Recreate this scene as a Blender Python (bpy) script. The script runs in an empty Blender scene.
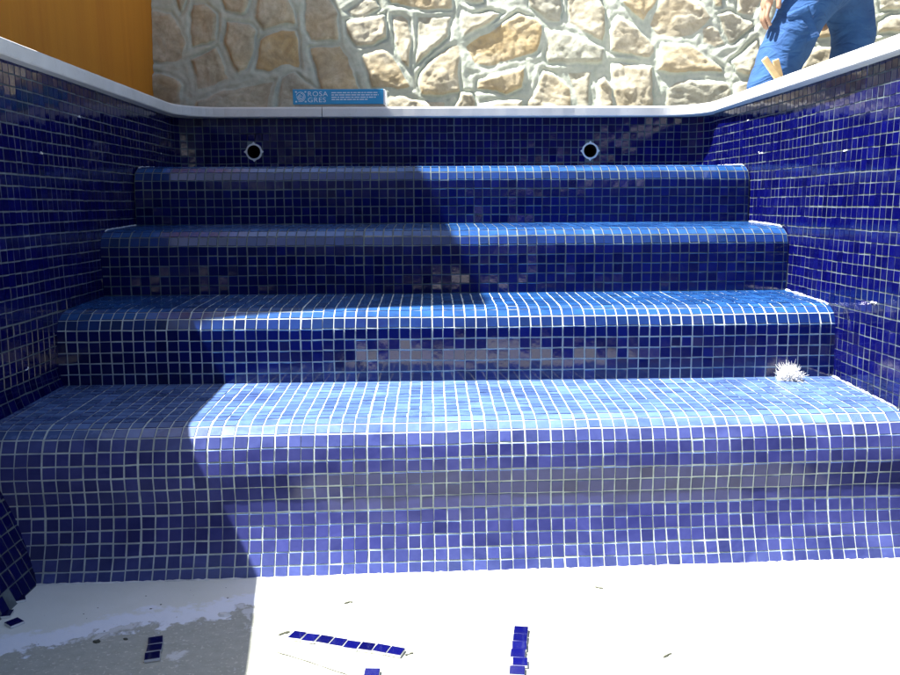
import bpy, math, random
import numpy as np
from mathutils import Vector, Matrix

random.seed(7)
RNG = np.random.default_rng(11)
scene = bpy.context.scene
COL = scene.collection

# ------------------------------------------------------------------ sizes (metres)
P = 0.027                 # mosaic pitch
H = 0.965                 # half width of the pool
NCOL = 2 * H / P
ZC = 1.0575               # underside of the coping
YB = 3.188                # back wall
RC = 0.09                 # corner radius in plan
TREAD = [0.866, 0.678, 0.490, 0.301]
RISER = [2.706, 2.387, 2.071, 1.645]      # plane of each riser at its foot
SKEW = [0.015, 0.011, 0.012, 0.036]
ZG = 0.65                 # ground outside the pool

# ------------------------------------------------------------------ helpers
def tag(o, label=None, cat=None, group=None, kind=None):
    if label: o["label"] = label
    if cat: o["category"] = cat
    if group: o["group"] = group
    if kind: o["kind"] = kind
    return o

def empty(name, loc=(0, 0, 0), rz=0.0):
    o = bpy.data.objects.new(name, None)
    o.empty_display_size = 0.05
    COL.objects.link(o)
    o.location = loc
    o.rotation_euler = (0, 0, rz)
    return o

class MB:
    """collects verts / faces / material indices / a random value per face"""
    def __init__(s):
        s.v = []; s.f = []; s.m = []; s.r = []
    def quad(s, a, b, c, d, m=0, r=0.5):
        i = len(s.v); s.v += [tuple(a), tuple(b), tuple(c), tuple(d)]
        s.f.append((i, i + 1, i + 2, i + 3)); s.m.append(m); s.r.append(r)
    def poly(s, pts, m=0, r=0.5):
        i = len(s.v); s.v += [tuple(p) for p in pts]
        s.f.append(tuple(range(i, i + len(pts)))); s.m.append(m); s.r.append(r)
    def box(s, x0, x1, y0, y1, z0, z1, m=0, r=0.5, M=None):
        c = [(x0, y0, z0), (x1, y0, z0), (x1, y1, z0), (x0, y1, z0), (x0, y0, z1), (x1, y0, z1), (x1, y1, z1), (x0, y1, z1)]
        if M is not None: c = [tuple(M @ Vector(q)) for q in c]
        i = len(s.v); s.v += c
        for f in ((0, 3, 2, 1), (4, 5, 6, 7), (0, 1, 5, 4), (1, 2, 6, 5), (2, 3, 7, 6), (3, 0, 4, 7)):
            s.f.append(tuple(i + k for k in f)); s.m.append(m); s.r.append(r)
    def tube(s, pts, rad, n=8, m=0, r=0.5, cap=True):
        pts = [Vector(p) for p in pts]
        if not hasattr(rad, "__len__"): rad = [rad] * len(pts)
        base = len(s.v)
        for k, p in enumerate(pts):
            t = (pts[min(k + 1, len(pts) - 1)] - pts[max(k - 1, 0)]).normalized()
            a = Vector((0, 0, 1)) if abs(t.z) < 0.9 else Vector((1, 0, 0))
            u = t.cross(a).normalized(); w = t.cross(u)
            for q in range(n):
                an = 2 * math.pi * q / n
                s.v.append(tuple(p + (u * math.cos(an) + w * math.sin(an)) * rad[k]))
        for k in range(len(pts) - 1):
            for q in range(n):
                a = base + k * n + q; b = base + k * n + (q + 1) % n
                s.f.append((a, a + n, b + n, b)); s.m.append(m); s.r.append(r)
        if cap:
            s.f.append(tuple(base + q for q in range(n))); s.m.append(m); s.r.append(r)
            e = base + (len(pts) - 1) * n
            s.f.append(tuple(e + q for q in reversed(range(n)))); s.m.append(m); s.r.append(r)
    def build(s, name, mats, parent=None, smooth=False, bevel=0.0):
        me = bpy.data.meshes.new(name)
        me.from_pydata(s.v, [], s.f)
        if not isinstance(mats, (list, tuple)): mats = [mats]
        for m in mats: me.materials.append(m)
        me.polygons.foreach_set("material_index", np.array(s.m, dtype=np.int32))
        at = me.attributes.new("rnd", "FLOAT", "FACE")
        at.data.foreach_set("value", np.array(s.r, dtype=np.float32))
        if smooth: me.polygons.foreach_set("use_smooth", np.ones(len(s.f), dtype=bool))
        me.validate(); me.update()
        o = bpy.data.objects.new(name, me)
        COL.objects.link(o)
        if parent is not None: o.parent = parent
        if bevel:
            b = o.modifiers.new("bevel", "BEVEL"); b.width = bevel; b.segments = 2; b.limit_method = "ANGLE"
        return o

# smooth value noise in numpy (for geometry only)
def vnoise(x, y, seed):
    r = np.random.default_rng(seed); T = r.random((64, 64))
    xi = np.floor(x).astype(int); yi = np.floor(y).astype(int); fx = x - xi; fy = y - yi
    fx = fx * fx * (3 - 2 * fx); fy = fy * fy * (3 - 2 * fy)
    a = T[yi % 64, xi % 64]; b = T[yi % 64, (xi + 1) % 64]; c = T[(yi + 1) % 64, xi % 64]; d = T[(yi + 1) % 64, (xi + 1) % 64]
    return (a * (1 - fx) + b * fx) * (1 - fy) + (c * (1 - fx) + d * fx) * fy - 0.5
def fbm(x, y, seed, octv=4):
    s = 0; a = 1.0
    for k in range(octv):
        s = s + a * vnoise(x * 2 ** k, y * 2 ** k, seed + k); a *= 0.5
    return s

# ------------------------------------------------------------------ materials
def mat(name):
    m = bpy.data.materials.new(name); m.use_nodes = True
    nt = m.node_tree
    return m, nt, nt.nodes["Principled BSDF"]
def N(nt, t, **kw):
    n = nt.nodes.new(t)
    for k, v in kw.items():
        if k in n.inputs: n.inputs[k].default_value = v
        else: setattr(n, k, v)
    return n
def noise(nt, scale, detail=4.0, rough=0.55, vec=None, dist=0.0):
    n = nt.nodes.new("ShaderNodeTexNoise")
    n.inputs["Scale"].default_value = scale; n.inputs["Detail"].default_value = detail
    n.inputs["Roughness"].default_value = rough; n.inputs["Distortion"].default_value = dist
    if vec is None:
        tc = nt.nodes.new("ShaderNodeTexCoord"); vec = tc.outputs["Object"]
    nt.links.new(vec, n.inputs["Vector"])
    return n.outputs["Fac"]
def ramp(nt, fac, stops):
    n = nt.nodes.new("ShaderNodeValToRGB")
    e = n.color_ramp.elements
    while len(e) < len(stops): e.new(0.5)
    for k, (p, c) in enumerate(stops):
        e[k].position = p
        e[k].color = (c, c, c, 1) if not hasattr(c, "__len__") else tuple(c) + (1,)
    nt.links.new(fac, n.inputs["Fac"])
    return n.outputs["Color"]
def mix(nt, fac, a, b, mode="MIX"):
    n = nt.nodes.new("ShaderNodeMix"); n.data_type = "RGBA"; n.blend_type = mode
    for val, idx in ((fac, 0), (a, 6), (b, 7)):
        if hasattr(val, "is_linked"): nt.links.new(val, n.inputs[idx])
        elif idx == 0: n.inputs[0].default_value = val
        else: n.inputs[idx].default_value = tuple(val) + (1,)
    return n.outputs[2]
def math_(nt, op, a, b=None, clamp=False):
    n = nt.nodes.new("ShaderNodeMath"); n.operation = op; n.use_clamp = clamp
    for k, v in enumerate((a, b)):
        if v is None: continue
        if hasattr(v, "is_linked"): nt.links.new(v, n.inputs[k])
        else: n.inputs[k].default_value = v
    return n.outputs[0]
def bump(nt, bsdf, h, strength=0.3, dist=0.002):
    b = nt.nodes.new("ShaderNodeBump"); b.inputs["Strength"].default_value = strength; b.inputs["Distance"].default_value = dist
    nt.links.new(h, b.inputs["Height"]); nt.links.new(b.outputs["Normal"], bsdf.inputs["Normal"])
def rnd(nt):
    a = nt.nodes.new("ShaderNodeAttribute"); a.attribute_name = "rnd"; return a.outputs["Fac"]
def simple(name, col, rough=0.6, var=0.12, scale=30, bmp=0.2, bdist=0.001, metal=0.0):
    m, nt, b = mat(name)
    f = noise(nt, scale)
    c = mix(nt, ramp(nt, f, [(0.3, 0.0), (0.7, 1.0)]), tuple(x * (1 - var) for x in col), tuple(min(1, x * (1 + var)) for x in col))
    nt.links.new(c, b.inputs["Base Color"]); b.inputs["Roughness"].default_value = rough; b.inputs["Metallic"].default_value = metal
    if bmp: bump(nt, b, noise(nt, scale * 4, 5), bmp, bdist)
    return m

def tile_mat(name, film, side, film_lo=0.35, film_hi=0.7, base_lo=(0.0010, 0.0011, 0.038), base_hi=(0.0022, 0.0027, 0.085), film_col=(0.30, 0.40, 0.62), ior=1.55, sheen_col=None):
    """glazed cobalt mosaic; film = how much dried grout haze still lies on it"""
    m, nt, b = mat(name)
    r = rnd(nt)
    c = mix(nt, r, base_lo, base_hi)
    tc = nt.nodes.new("ShaderNodeTexCoord")
    mp = nt.nodes.new("ShaderNodeMapping"); mp.inputs["Scale"].default_value = (1.0, 2.2, 1.6); mp.inputs["Rotation"].default_value = (0.1, 0.25, 0.3)
    nt.links.new(tc.outputs["Object"], mp.inputs["Vector"])
    f1 = noise(nt, 5.5, 6, 0.62, mp.outputs["Vector"], 1.2)
    f2 = noise(nt, 60, 3, 0.6)
    k = math_(nt, "ADD", math_(nt, "MULTIPLY", f1, 0.8), math_(nt, "MULTIPLY", f2, 0.2))
    smear = ramp(nt, k, [(film_lo, 0.0), (film_hi, 1.0)])
    tr = math_(nt, "ADD", math_(nt, "MULTIPLY", r, 0.5), 0.75)
    ge = nt.nodes.new("ShaderNodeNewGeometry"); sz = nt.nodes.new("ShaderNodeSeparateXYZ"); nt.links.new(ge.outputs["Normal"], sz.inputs["Vector"])
    up = ramp(nt, sz.outputs["Z"], [(0.30, 0.0), (0.92, 1.0)])      # dust and grout haze settle on the level tiles
    amount = math_(nt, "ADD", math_(nt, "MULTIPLY", up, film - side), side)
    fac = math_(nt, "MULTIPLY", math_(nt, "MULTIPLY", smear, amount), tr, True)
    c = mix(nt, fac, c, film_col if sheen_col is None else mix(nt, up, sheen_col, film_col))     # upright tiles: haze tinted with a painted-in sheen of reflections
    nt.links.new(c, b.inputs["Base Color"])
    ro = math_(nt, "ADD", math_(nt, "MULTIPLY", fac, 0.5), 0.07)
    nt.links.new(ro, b.inputs["Roughness"])
    b.inputs["IOR"].default_value = ior
    bump(nt, b, noise(nt, 75, 2, 0.5), 0.10, 0.0012)
    return m

def grout_mat(name, col, var=0.35):
    m, nt, b = mat(name)
    f = noise(nt, 14, 6, 0.7)
    c = mix(nt, ramp(nt, f, [(0.35, 0.0), (0.65, 1.0)]), tuple(x * (1 - var) for x in col), tuple(min(0.9, x * (1 + var)) for x in col))
    nt.links.new(c, b.inputs["Base Color"]); b.inputs["Roughness"].default_value = 0.9
    bump(nt, b, noise(nt, 220, 4), 0.5, 0.001)
    return m

M = {}
M["tile_wall"] = tile_mat("cobalt_wall_tile", 0.02, 0.02, 0.5, 0.8, ior=1.4)
M["tile_step"] = tile_mat("cobalt_step_tile", 0.40, 0.02, 0.12, 0.75, film_col=(0.055, 0.28, 0.72))
M["tile_low"] = tile_mat("cobalt_lower_step_tile", 0.68, 0.25, 0.05, 0.72, film_col=(0.155, 0.285, 0.57), ior=1.42, sheen_col=(0.185, 0.215, 0.60))
M["tile_loose"] = tile_mat("cobalt_loose_tile", 0.03, 0.03, 0.5, 0.8)
M["grout"] = grout_mat("pale_grout", (0.105, 0.135, 0.14))
M["grout_white"] = grout_mat("white_grout", (0.40, 0.46, 0.455), 0.3)
M["bead"] = grout_mat("white_joint_mortar", (0.66, 0.68, 0.66), 0.2)
M["mesh_back"] = simple("paper_tile_backing", (0.5, 0.48, 0.42), 0.9)
M["dark"] = simple("dark_pipe", (0.006, 0.006, 0.006), 0.8, bmp=0)
M["cement"] = simple("cement_render", (0.5, 0.49, 0.46), 0.9, 0.15, 6, 0.4)
M["ochre"] = None

# coping: honed pale stone
m, nt, b = mat("pale_coping_stone")
f = noise(nt, 7, 6, 0.6); g = noise(nt, 90, 3)
c = mix(nt, ramp(nt, f, [(0.3, 0.0), (0.7, 1.0)]), (0.60, 0.60, 0.57), (0.74, 0.74, 0.72))
c = mix(nt, ramp(nt, g, [(0.60, 0.0), (0.75, 0.35)]), c, (0.45, 0.45, 0.42))
nt.links.new(c, b.inputs["Base Color"]); b.inputs["Roughness"].default_value = 0.55
bump(nt, b, noise(nt, 60, 5), 0.15, 0.001)
M["coping"] = m

# orange lime plaster with faint vertical streaks
m, nt, b = mat("orange_plaster")
tc = nt.nodes.new("ShaderNodeTexCoord"); mp = nt.nodes.new("ShaderNodeMapping")
mp.inputs["Scale"].default_value = (9, 9, 0.7); nt.links.new(tc.outputs["Object"], mp.inputs["Vector"])
st = noise(nt, 1.0, 5, 0.6, mp.outputs["Vector"], 0.6)
c = mix(nt, ramp(nt, st, [(0.3, 0.0), (0.72, 1.0)]), (0.54, 0.19, 0.009), (0.64, 0.255, 0.014))
sp = noise(nt, 160, 2, 0.5)
c = mix(nt, ramp(nt, sp, [(0.68, 0.0), (0.76, 0.5)]), c, (0.34, 0.20, 0.06))
nt.links.new(c, b.inputs["Base Color"]); b.inputs["Roughness"].default_value = 0.9
bump(nt, b, noise(nt, 110, 5, 0.6), 0.45, 0.0015)
M["ochre"] = m

# stone wall: stone colour per vertex patch, mortar between (both real materials of the wall)
m, nt, b = mat("rubble_stone_and_mortar")
at = nt.nodes.new("ShaderNodeAttribute"); at.attribute_name = "stone"
hue = nt.nodes.new("ShaderNodeAttribute"); hue.attribute_name = "hue"
n1 = noise(nt, 11, 6, 0.65, dist=0.8); n2 = noise(nt, 38, 5, 0.6); n3 = noise(nt, 4.2, 3)
tan = ramp(nt, n1, [(0.28, (0.32, 0.29, 0.21)), (0.47, (0.46, 0.42, 0.31)), (0.6, (0.55, 0.51, 0.39)), (0.75, (0.66, 0.63, 0.51))])
rust = ramp(nt, n1, [(0.3, (0.36, 0.26, 0.13)), (0.55, (0.52, 0.40, 0.21)), (0.75, (0.62, 0.54, 0.37))])
grey = ramp(nt, n1, [(0.3, (0.28, 0.29, 0.24)), (0.55, (0.44, 0.45, 0.37)), (0.75, (0.55, 0.55, 0.47))])
h = hue.outputs["Fac"]
hn = math_(nt, "ADD", h, math_(nt, "MULTIPLY", math_(nt, "SUBTRACT", n3, 0.5), 0.9))
sc = mix(nt, ramp(nt, hn, [(0.5, 0.0), (0.85, 1.0)]), tan, rust)
sc = mix(nt, ramp(nt, hn, [(0.15, 1.0), (0.45, 0.0)]), sc, grey)
sc = mix(nt, ramp(nt, n2, [(0.3, 0.45), (0.55, 0.0)]), sc, (0.26, 0.225, 0.16))
mo = mix(nt, ramp(nt, n2, [(0.3, 0.0), (0.7, 1.0)]), (0.40, 0.45, 0.375), (0.53, 0.56, 0.48))
edge = ramp(nt, math_(nt, "ADD", at.outputs["Fac"], math_(nt, "MULTIPLY", math_(nt, "SUBTRACT", n2, 0.5), 0.6)), [(0.30, 0.0), (0.55, 1.0)])
c = mix(nt, edge, mo, sc)
nt.links.new(c, b.inputs["Base Color"]); b.inputs["Roughness"].default_value = 0.9
bump(nt, b, math_(nt, "ADD", noise(nt, 45, 8, 0.68), math_(nt, "MULTIPLY", noise(nt, 190, 4, 0.6), 0.25)), 0.45, 0.006)
M["stone"] = m

# pool floor: white skim coat, worn to the grey screed in the near left corner
m, nt, b = mat("white_skimmed_screed")
tc = nt.nodes.new("ShaderNodeTexCoord"); sx = nt.nodes.new("ShaderNodeSeparateXYZ"); nt.links.new(tc.outputs["Object"], sx.inputs["Vector"])
X, Y = sx.outputs["X"], sx.outputs["Y"]
n1 = noise(nt, 9, 6, 0.65, dist=0.5); n2 = noise(nt, 40, 5, 0.6); n3 = noise(nt, 150, 3); n4 = noise(nt, 3.2, 4, 0.6)
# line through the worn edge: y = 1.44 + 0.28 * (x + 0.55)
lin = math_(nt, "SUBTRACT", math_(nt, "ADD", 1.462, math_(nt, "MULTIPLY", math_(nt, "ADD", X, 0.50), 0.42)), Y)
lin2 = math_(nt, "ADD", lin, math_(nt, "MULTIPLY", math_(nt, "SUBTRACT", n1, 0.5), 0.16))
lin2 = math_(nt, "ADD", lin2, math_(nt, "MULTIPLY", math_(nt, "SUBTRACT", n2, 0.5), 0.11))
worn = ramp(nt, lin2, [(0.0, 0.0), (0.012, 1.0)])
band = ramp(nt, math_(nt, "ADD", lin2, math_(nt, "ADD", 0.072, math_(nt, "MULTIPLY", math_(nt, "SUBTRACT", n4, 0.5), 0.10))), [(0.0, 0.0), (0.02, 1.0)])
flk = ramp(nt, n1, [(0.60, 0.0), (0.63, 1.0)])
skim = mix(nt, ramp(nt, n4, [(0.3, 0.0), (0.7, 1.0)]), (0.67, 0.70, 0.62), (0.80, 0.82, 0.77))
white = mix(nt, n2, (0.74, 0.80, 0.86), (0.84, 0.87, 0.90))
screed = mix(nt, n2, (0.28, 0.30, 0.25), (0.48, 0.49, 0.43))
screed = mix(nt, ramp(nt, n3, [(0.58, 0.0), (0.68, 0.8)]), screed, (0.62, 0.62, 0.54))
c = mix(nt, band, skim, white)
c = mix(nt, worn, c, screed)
c = mix(nt, math_(nt, "MULTIPLY", flk, math_(nt, "MULTIPLY", worn, 0.8)), c, (0.66, 0.69, 0.69))
nt.links.new(c, b.inputs["Base Color"]); b.inputs["Roughness"].default_value = 0.85
bump(nt, b, math_(nt, "ADD", math_(nt, "ADD", math_(nt, "MULTIPLY", n2, 0.5), math_(nt, "MULTIPLY", n3, 0.25)), math_(nt, "MULTIPLY", worn, -0.6)), 0.8, 0.004)
M["floor"] = m
M["ground"] = simple("dusty_paving_ground", (0.33, 0.31, 0.27), 0.9, 0.2, 3, 0.5, 0.004)
M["box_blue"] = simple("blue_printed_card", (0.03, 0.29, 0.54), 0.35, 0.08, 20, 0.1)
M["card"] = simple("plain_brown_card", (0.34, 0.31, 0.26), 0.8)
M["white_print"] = simple("white_print", (0.66, 0.74, 0.80), 0.5, 0.05, 40, 0)
M["white_card"] = simple("white_card", (0.72, 0.74, 0.76), 0.6, 0.05)
M["wood"] = simple("pale_wood", (0.52, 0.38, 0.20), 0.6, 0.25, 40, 0.3)
M["fluff"] = simple("white_fluff", (0.86, 0.86, 0.85), 0.9, 0.04, 40, 0)
M["chip"] = simple("grey_green_mortar_chip", (0.07, 0.075, 0.055), 0.9)
M["skin"] = simple("skin", (0.40, 0.24, 0.16), 0.5, 0.10, 40, 0.15)
M["hair"] = simple("dark_hair", (0.03, 0.02, 0.014), 0.6)
M["shirt"] = simple("grey_cotton_shirt", (0.28, 0.29, 0.30), 0.85)
M["boot"] = simple("brown_leather_boot", (0.09, 0.05, 0.03), 0.6)
M["eye"] = simple("eye_white", (0.7, 0.7, 0.68), 0.2, 0.02, 10, 0)
m, nt, b = mat("blue_work_cotton")
n1 = noise(nt, 9, 5); n2 = noise(nt, 420, 2)
c = mix(nt, ramp(nt, n1, [(0.3, 0.0), (0.7, 1.0)]), (0.013, 0.062, 0.20), (0.026, 0.11, 0.31))
c = mix(nt, math_(nt, "MULTIPLY", n2, 0.35), c, (0.01, 0.03, 0.09))
nt.links.new(c, b.inputs["Base Color"]); b.inputs["Roughness"].default_value = 0.9
tc = nt.nodes.new("ShaderNodeTexCoord"); mp = nt.nodes.new("ShaderNodeMapping")
mp.inputs["Scale"].default_value = (9, 9, 22); mp.inputs["Rotation"].default_value = (0, 0.7, 0); nt.links.new(tc.outputs["Object"], mp.inputs["Vector"])
bump(nt, b, noise(nt, 1.0, 3, 0.5, mp.outputs["Vector"], 1.0), 0.9, 0.02)
M["denim"] = m

# ------------------------------------------------------------------ mosaic
def mosaic(mb, G, flip=False, skip=None, gap=0.0013, lift=0.0014, jitter=0.0007, hole=None, rseed=0, tilt=0.00014, bare=None):
    """G: (nv+1, nu+1, 3) grid lines; glazed tiles (material 0) on a grout bed (material 1)"""
    r = np.random.default_rng(rseed)
    nv, nu = G.shape[0] - 1, G.shape[1] - 1
    G = G.copy()
    # lines set by hand: every grid line wanders a little along the surface
    du = np.zeros_like(G); du[:, :-1] = G[:, 1:] - G[:, :-1]; du[:, -1] = du[:, -2]
    dv = np.zeros_like(G); dv[:-1] = G[1:] - G[:-1]; dv[-1] = dv[-2]
    lu = np.linalg.norm(du, axis=2, keepdims=True) + 1e-9; lv = np.linalg.norm(dv, axis=2, keepdims=True) + 1e-9
    ii, jj = np.meshgrid(np.arange(nv + 1), np.arange(nu + 1), indexing="ij")
    wob_u = (vnoise(jj * 3.17, ii * 0.17, rseed + 3) * 2 + r.normal(0, 0.35, ii.shape)) * jitter
    wob_v = (vnoise(jj * 0.13, ii * 3.71, rseed + 5) * 2.6 + r.normal(0, 0.30, ii.shape)) * jitter
    wob_u[:, 0] = wob_u[:, -1] = 0; wob_v[0] = wob_v[-1] = 0
    G = G + du / lu * wob_u[..., None] + dv / lv * wob_v[..., None]
    su = r.normal(0, 0.0008, (nv // 12 + 2, nu // 12 + 2)); sv = r.normal(0, 0.0008, (nv // 12 + 2, nu // 12 + 2)); ph = (rseed * 5) % 12
    base = len(mb.v)
    mb.v += [tuple(p) for p in G.reshape(-1, 3)]
    for i in range(nv):
        for j in range(nu):
            if skip is not None and skip(i, j): continue
            a = base + i * (nu + 1) + j; q = (a, a + 1, a + nu + 2, a + nu + 1)
            c = [Vector(G[i, j]), Vector(G[i, j + 1]), Vector(G[i + 1, j + 1]), Vector(G[i + 1, j])]
            holed = hole is not None and hole(c) is not None
            if not holed:
                mb.f.append(q[::-1] if flip else q); mb.m.append(1); mb.r.append(0.5)
            if bare is not None and bare(i, j): continue
            n = (c[1] - c[0]).cross(c[3] - c[0])
            if n.length < 1e-12: continue
            n.normalize()
            if flip: n = -n
            wu = (c[1] - c[0]).length; wv = (c[3] - c[0]).length
            if wu < 0.006 or wv < 0.006: continue
            g = gap * (1 + 0.25 * r.normal()); g2 = g + 0.0006
            def at(u, v): return (c[0] * (1 - u) + c[1] * u) * (1 - v) + (c[3] * (1 - u) + c[2] * u) * v
            fu, fv = g / wu, g / wv; tu, tv = g2 / wu, g2 / wv
            sq = r.normal(0, 0.012, 4)
            corners = [(0, 0), (1, 0), (1, 1), (0, 1)]
            ja, ia = (j + ph) % 12, (i + 3) % 12          # mosaic comes in sheets of 12 x 12: wider, slightly stepped joints
            ou = (0.0005 if ja == 0 else -0.0005 if ja == 11 else 0) + 0.5 * su[i // 12, j // 12]
            ov = (0.0004 if ia == 0 else -0.0004 if ia == 11 else 0) + 0.5 * sv[i // 12, j // 12]
            ou, ov = ou / wu, ov / wv
            t0, t1, t2 = r.normal(0, tilt, 3)
            lo = []; hi = []
            for (U, V_), s in zip(corners, sq):
                uu = fu + U * (1 - 2 * fu) + s * 0.6 + ou; vv = fv + V_ * (1 - 2 * fv) + s * 0.6 + ov
                lo.append(at(uu, vv) + n * 0.0001)
                uu = tu + U * (1 - 2 * tu) + s * 0.6 + ou; vv = tv + V_ * (1 - 2 * tv) + s * 0.6 + ov
                hi.append(at(uu, vv) + n * (lift + t0 + t1 * (2 * U - 1) + t2 * (2 * V_ - 1)))
            rv = float(np.clip(r.normal(0.5, 0.22), 0, 1))
            if hole is not None:
                ce, R = hole(c) or (None, 0)
                if ce is not None:
                    mid = sum((Vector(x) for x in hi), Vector()) / 4
                    if (mid - ce).length < R: continue
                    def clipc(pts, lift_):
                        out = []
                        for k in range(4):
                            for s in range(5):
                                p = pts[k].lerp(pts[(k + 1) % 4], s / 5)
                                d = p - ce; d.y = 0
                                if d.length < R: p = Vector((ce.x, p.y, ce.z)) + d.normalized() * R
                                out.append(p)
                        return out
                    hp = clipc(hi, 0); mb.poly(hp if not flip else hp[::-1], 0, rv)
                    continue
            k = len(mb.v)
            mb.v += [tuple(x) for x in lo] + [tuple(x) for x in hi]
            fs = [(4, 5, 6, 7)] + [(e, (e + 1) % 4, 4 + (e + 1) % 4, 4 + e) for e in range(4)]
            for f in fs:
                f = tuple(k + x for x in f)
                mb.f.append(f[::-1] if flip else f); mb.m.append(0); mb.r.append(rv)

def chain(y, z, angs, pitch, z_stop=None):
    """(y, z) polyline going forward (-y) and down; angle 0 = flat, 90 = straight down"""
    pts = [(y, z)]
    for a in angs:
        a = math.radians(a)
        y2 = y - pitch * math.cos(a); z2 = z - pitch * math.sin(a)
        if z_stop is not None and z2 < z_stop:
            t = (z - z_stop) / (z - z2); pts.append((y + (y2 - y) * t, z_stop)); return pts
        y, z = y2, z2; pts.append((y, z))
    return pts

# --- the steps
steps = empty("pool_steps", (0, 0, 0))
tag(steps, "four broad rounded steps of cobalt blue glass mosaic with white grout", "pool steps")
NOSE = [3, 12, 32, 64]
for k in range(4):
    zt = TREAD[k]
    foot = TREAD[k + 1] if k < 3 else 0.0
    back = YB if k == 0 else RISER[k - 1]
    down = [86] + [89] * 8 if k < 3 else [76, 82, 93, 94, 86, 80, 75, 71, 67, 63, 60, 58, 56]
    pitch = P if k < 3 else 0.0268
    nose = chain(0, 0, NOSE, P)
    drop = chain(nose[-1][0], zt + nose[-1][1], down, pitch, foot)
    run = -drop[-1][0]                       # horizontal run from the start of the nose to the foot
    y_n = RISER[k] + run                     # where the flat tread ends
    prof = [(y_n + p[0], zt + p[1]) for p in nose[:-1]] + [(y_n + p[0], p[1]) for p in drop]
    nflat = int((back + 0.03 - y_n) / P) + 1
    flat = [(y_n + P * q, zt + 0.0008 * q) for q in range(nflat, 0, -1)]
    # cut the row that meets the riser above
    prof = flat + prof
    prof = np.array(prof)
    xs = np.append(np.arange(-H, H, P), H)
    if H - xs[-2] < 0.008: xs = np.delete(xs, -2)
    G = np.zeros((len(prof), len(xs), 3))
    G[:, :, 0] = xs[None, :]
    G[:, :, 1] = prof[:, 0][:, None] + SKEW[k] * (xs / H)[None, :]
    sag = 0.0015 * vnoise(xs * 3.0, xs * 0 + k, 40 + k)[None, :]
    G[:, :, 2] = prof[:, 1][:, None] + sag * (prof[:, 1][:, None] > foot + 0.01)
    mb = MB()
    mosaic(mb, G, flip=True, rseed=20 + k)
    # sloppy white mortar bead where the tread meets the wall and where the riser above lands
    rr = np.random.default_rng(90 + k)
    for sx in (-1, 1):
        path = [(sx * (H - 0.002), p[0] + SKEW[k] * sx, p[1] + 0.002) for p in prof if back + 0.005 > p[0] > y_n - 0.075]
        fine = []
        for a, c2 in zip(path[:-1], path[1:]):
            for s in range(3):
                fine.append(tuple(a[q] + (c2[q] - a[q]) * s / 3 for q in range(3)))
        w = 0.0026 if sx > 0 else 0.0017
        mb.tube(fine, list(w * (0.25 + 1.3 * rr.random(len(fine)))), 6, 2)
    if k > 0:
        y0 = RISER[k - 1]
        line = [(x, y0 + SKEW[k - 1] * x / H - 0.002, zt + 0.0012) for x in np.linspace(-H, H, 220)]
        mb.tube(line, list(0.0018 * (0.4 + 1.1 * rr.random(220))), 6, 2)
    if k == 3:
        y0 = RISER[3]
        line = [(x, y0 + SKEW[3] * x / H - 0.001, 0.0005) for x in np.linspace(-H + 0.09, H, 220)]
        mb.tube(line, list(0.0022 * (0.4 + 1.1 * rr.random(220))), 6, 2)
    tm = M["tile_low"] if k == 3 else M["tile_step"]
    mb.build("step", [tm, M["grout_white"] if k > 1 else M["grout"], M["bead"]], steps)

# --- the walls: one path in plan (left, rounded corner, back, rounded corner, right)
def cove(z, y):
    """foot of the side walls sweeps into the floor"""
    return 0.13 * max(0.0, (0.35 - z) / 0.35) ** 1.15
zs = [ZC]
while zs[-1] - P > 0.005: zs.append(zs[-1] - P)
zs.append(0.0)
zs = np.array(zs)
Y_NEAR = 0.0
def side_path(sx):
    L = []
    y = YB - RC
    q = 0
    while y - q * P > Y_NEAR: L.append((sx * H, y - q * P, sx)); q += 1
    L = L[::-1]
    narc = 5
    for a in range(1, narc + 1):
        t = math.pi / 2 * a / narc
        L.append((sx * (H - RC + RC * math.cos(t)), YB - RC + RC * math.sin(t), sx))
    return L
def buried(x, y, z):
    for k in range(4):
        yk = RISER[k] + SKEW[k] * x / H + (0.15 if k == 3 else 0.02)
        if y > yk and z < TREAD[k] - 0.035: return True
    return False
walls = {}
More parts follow.
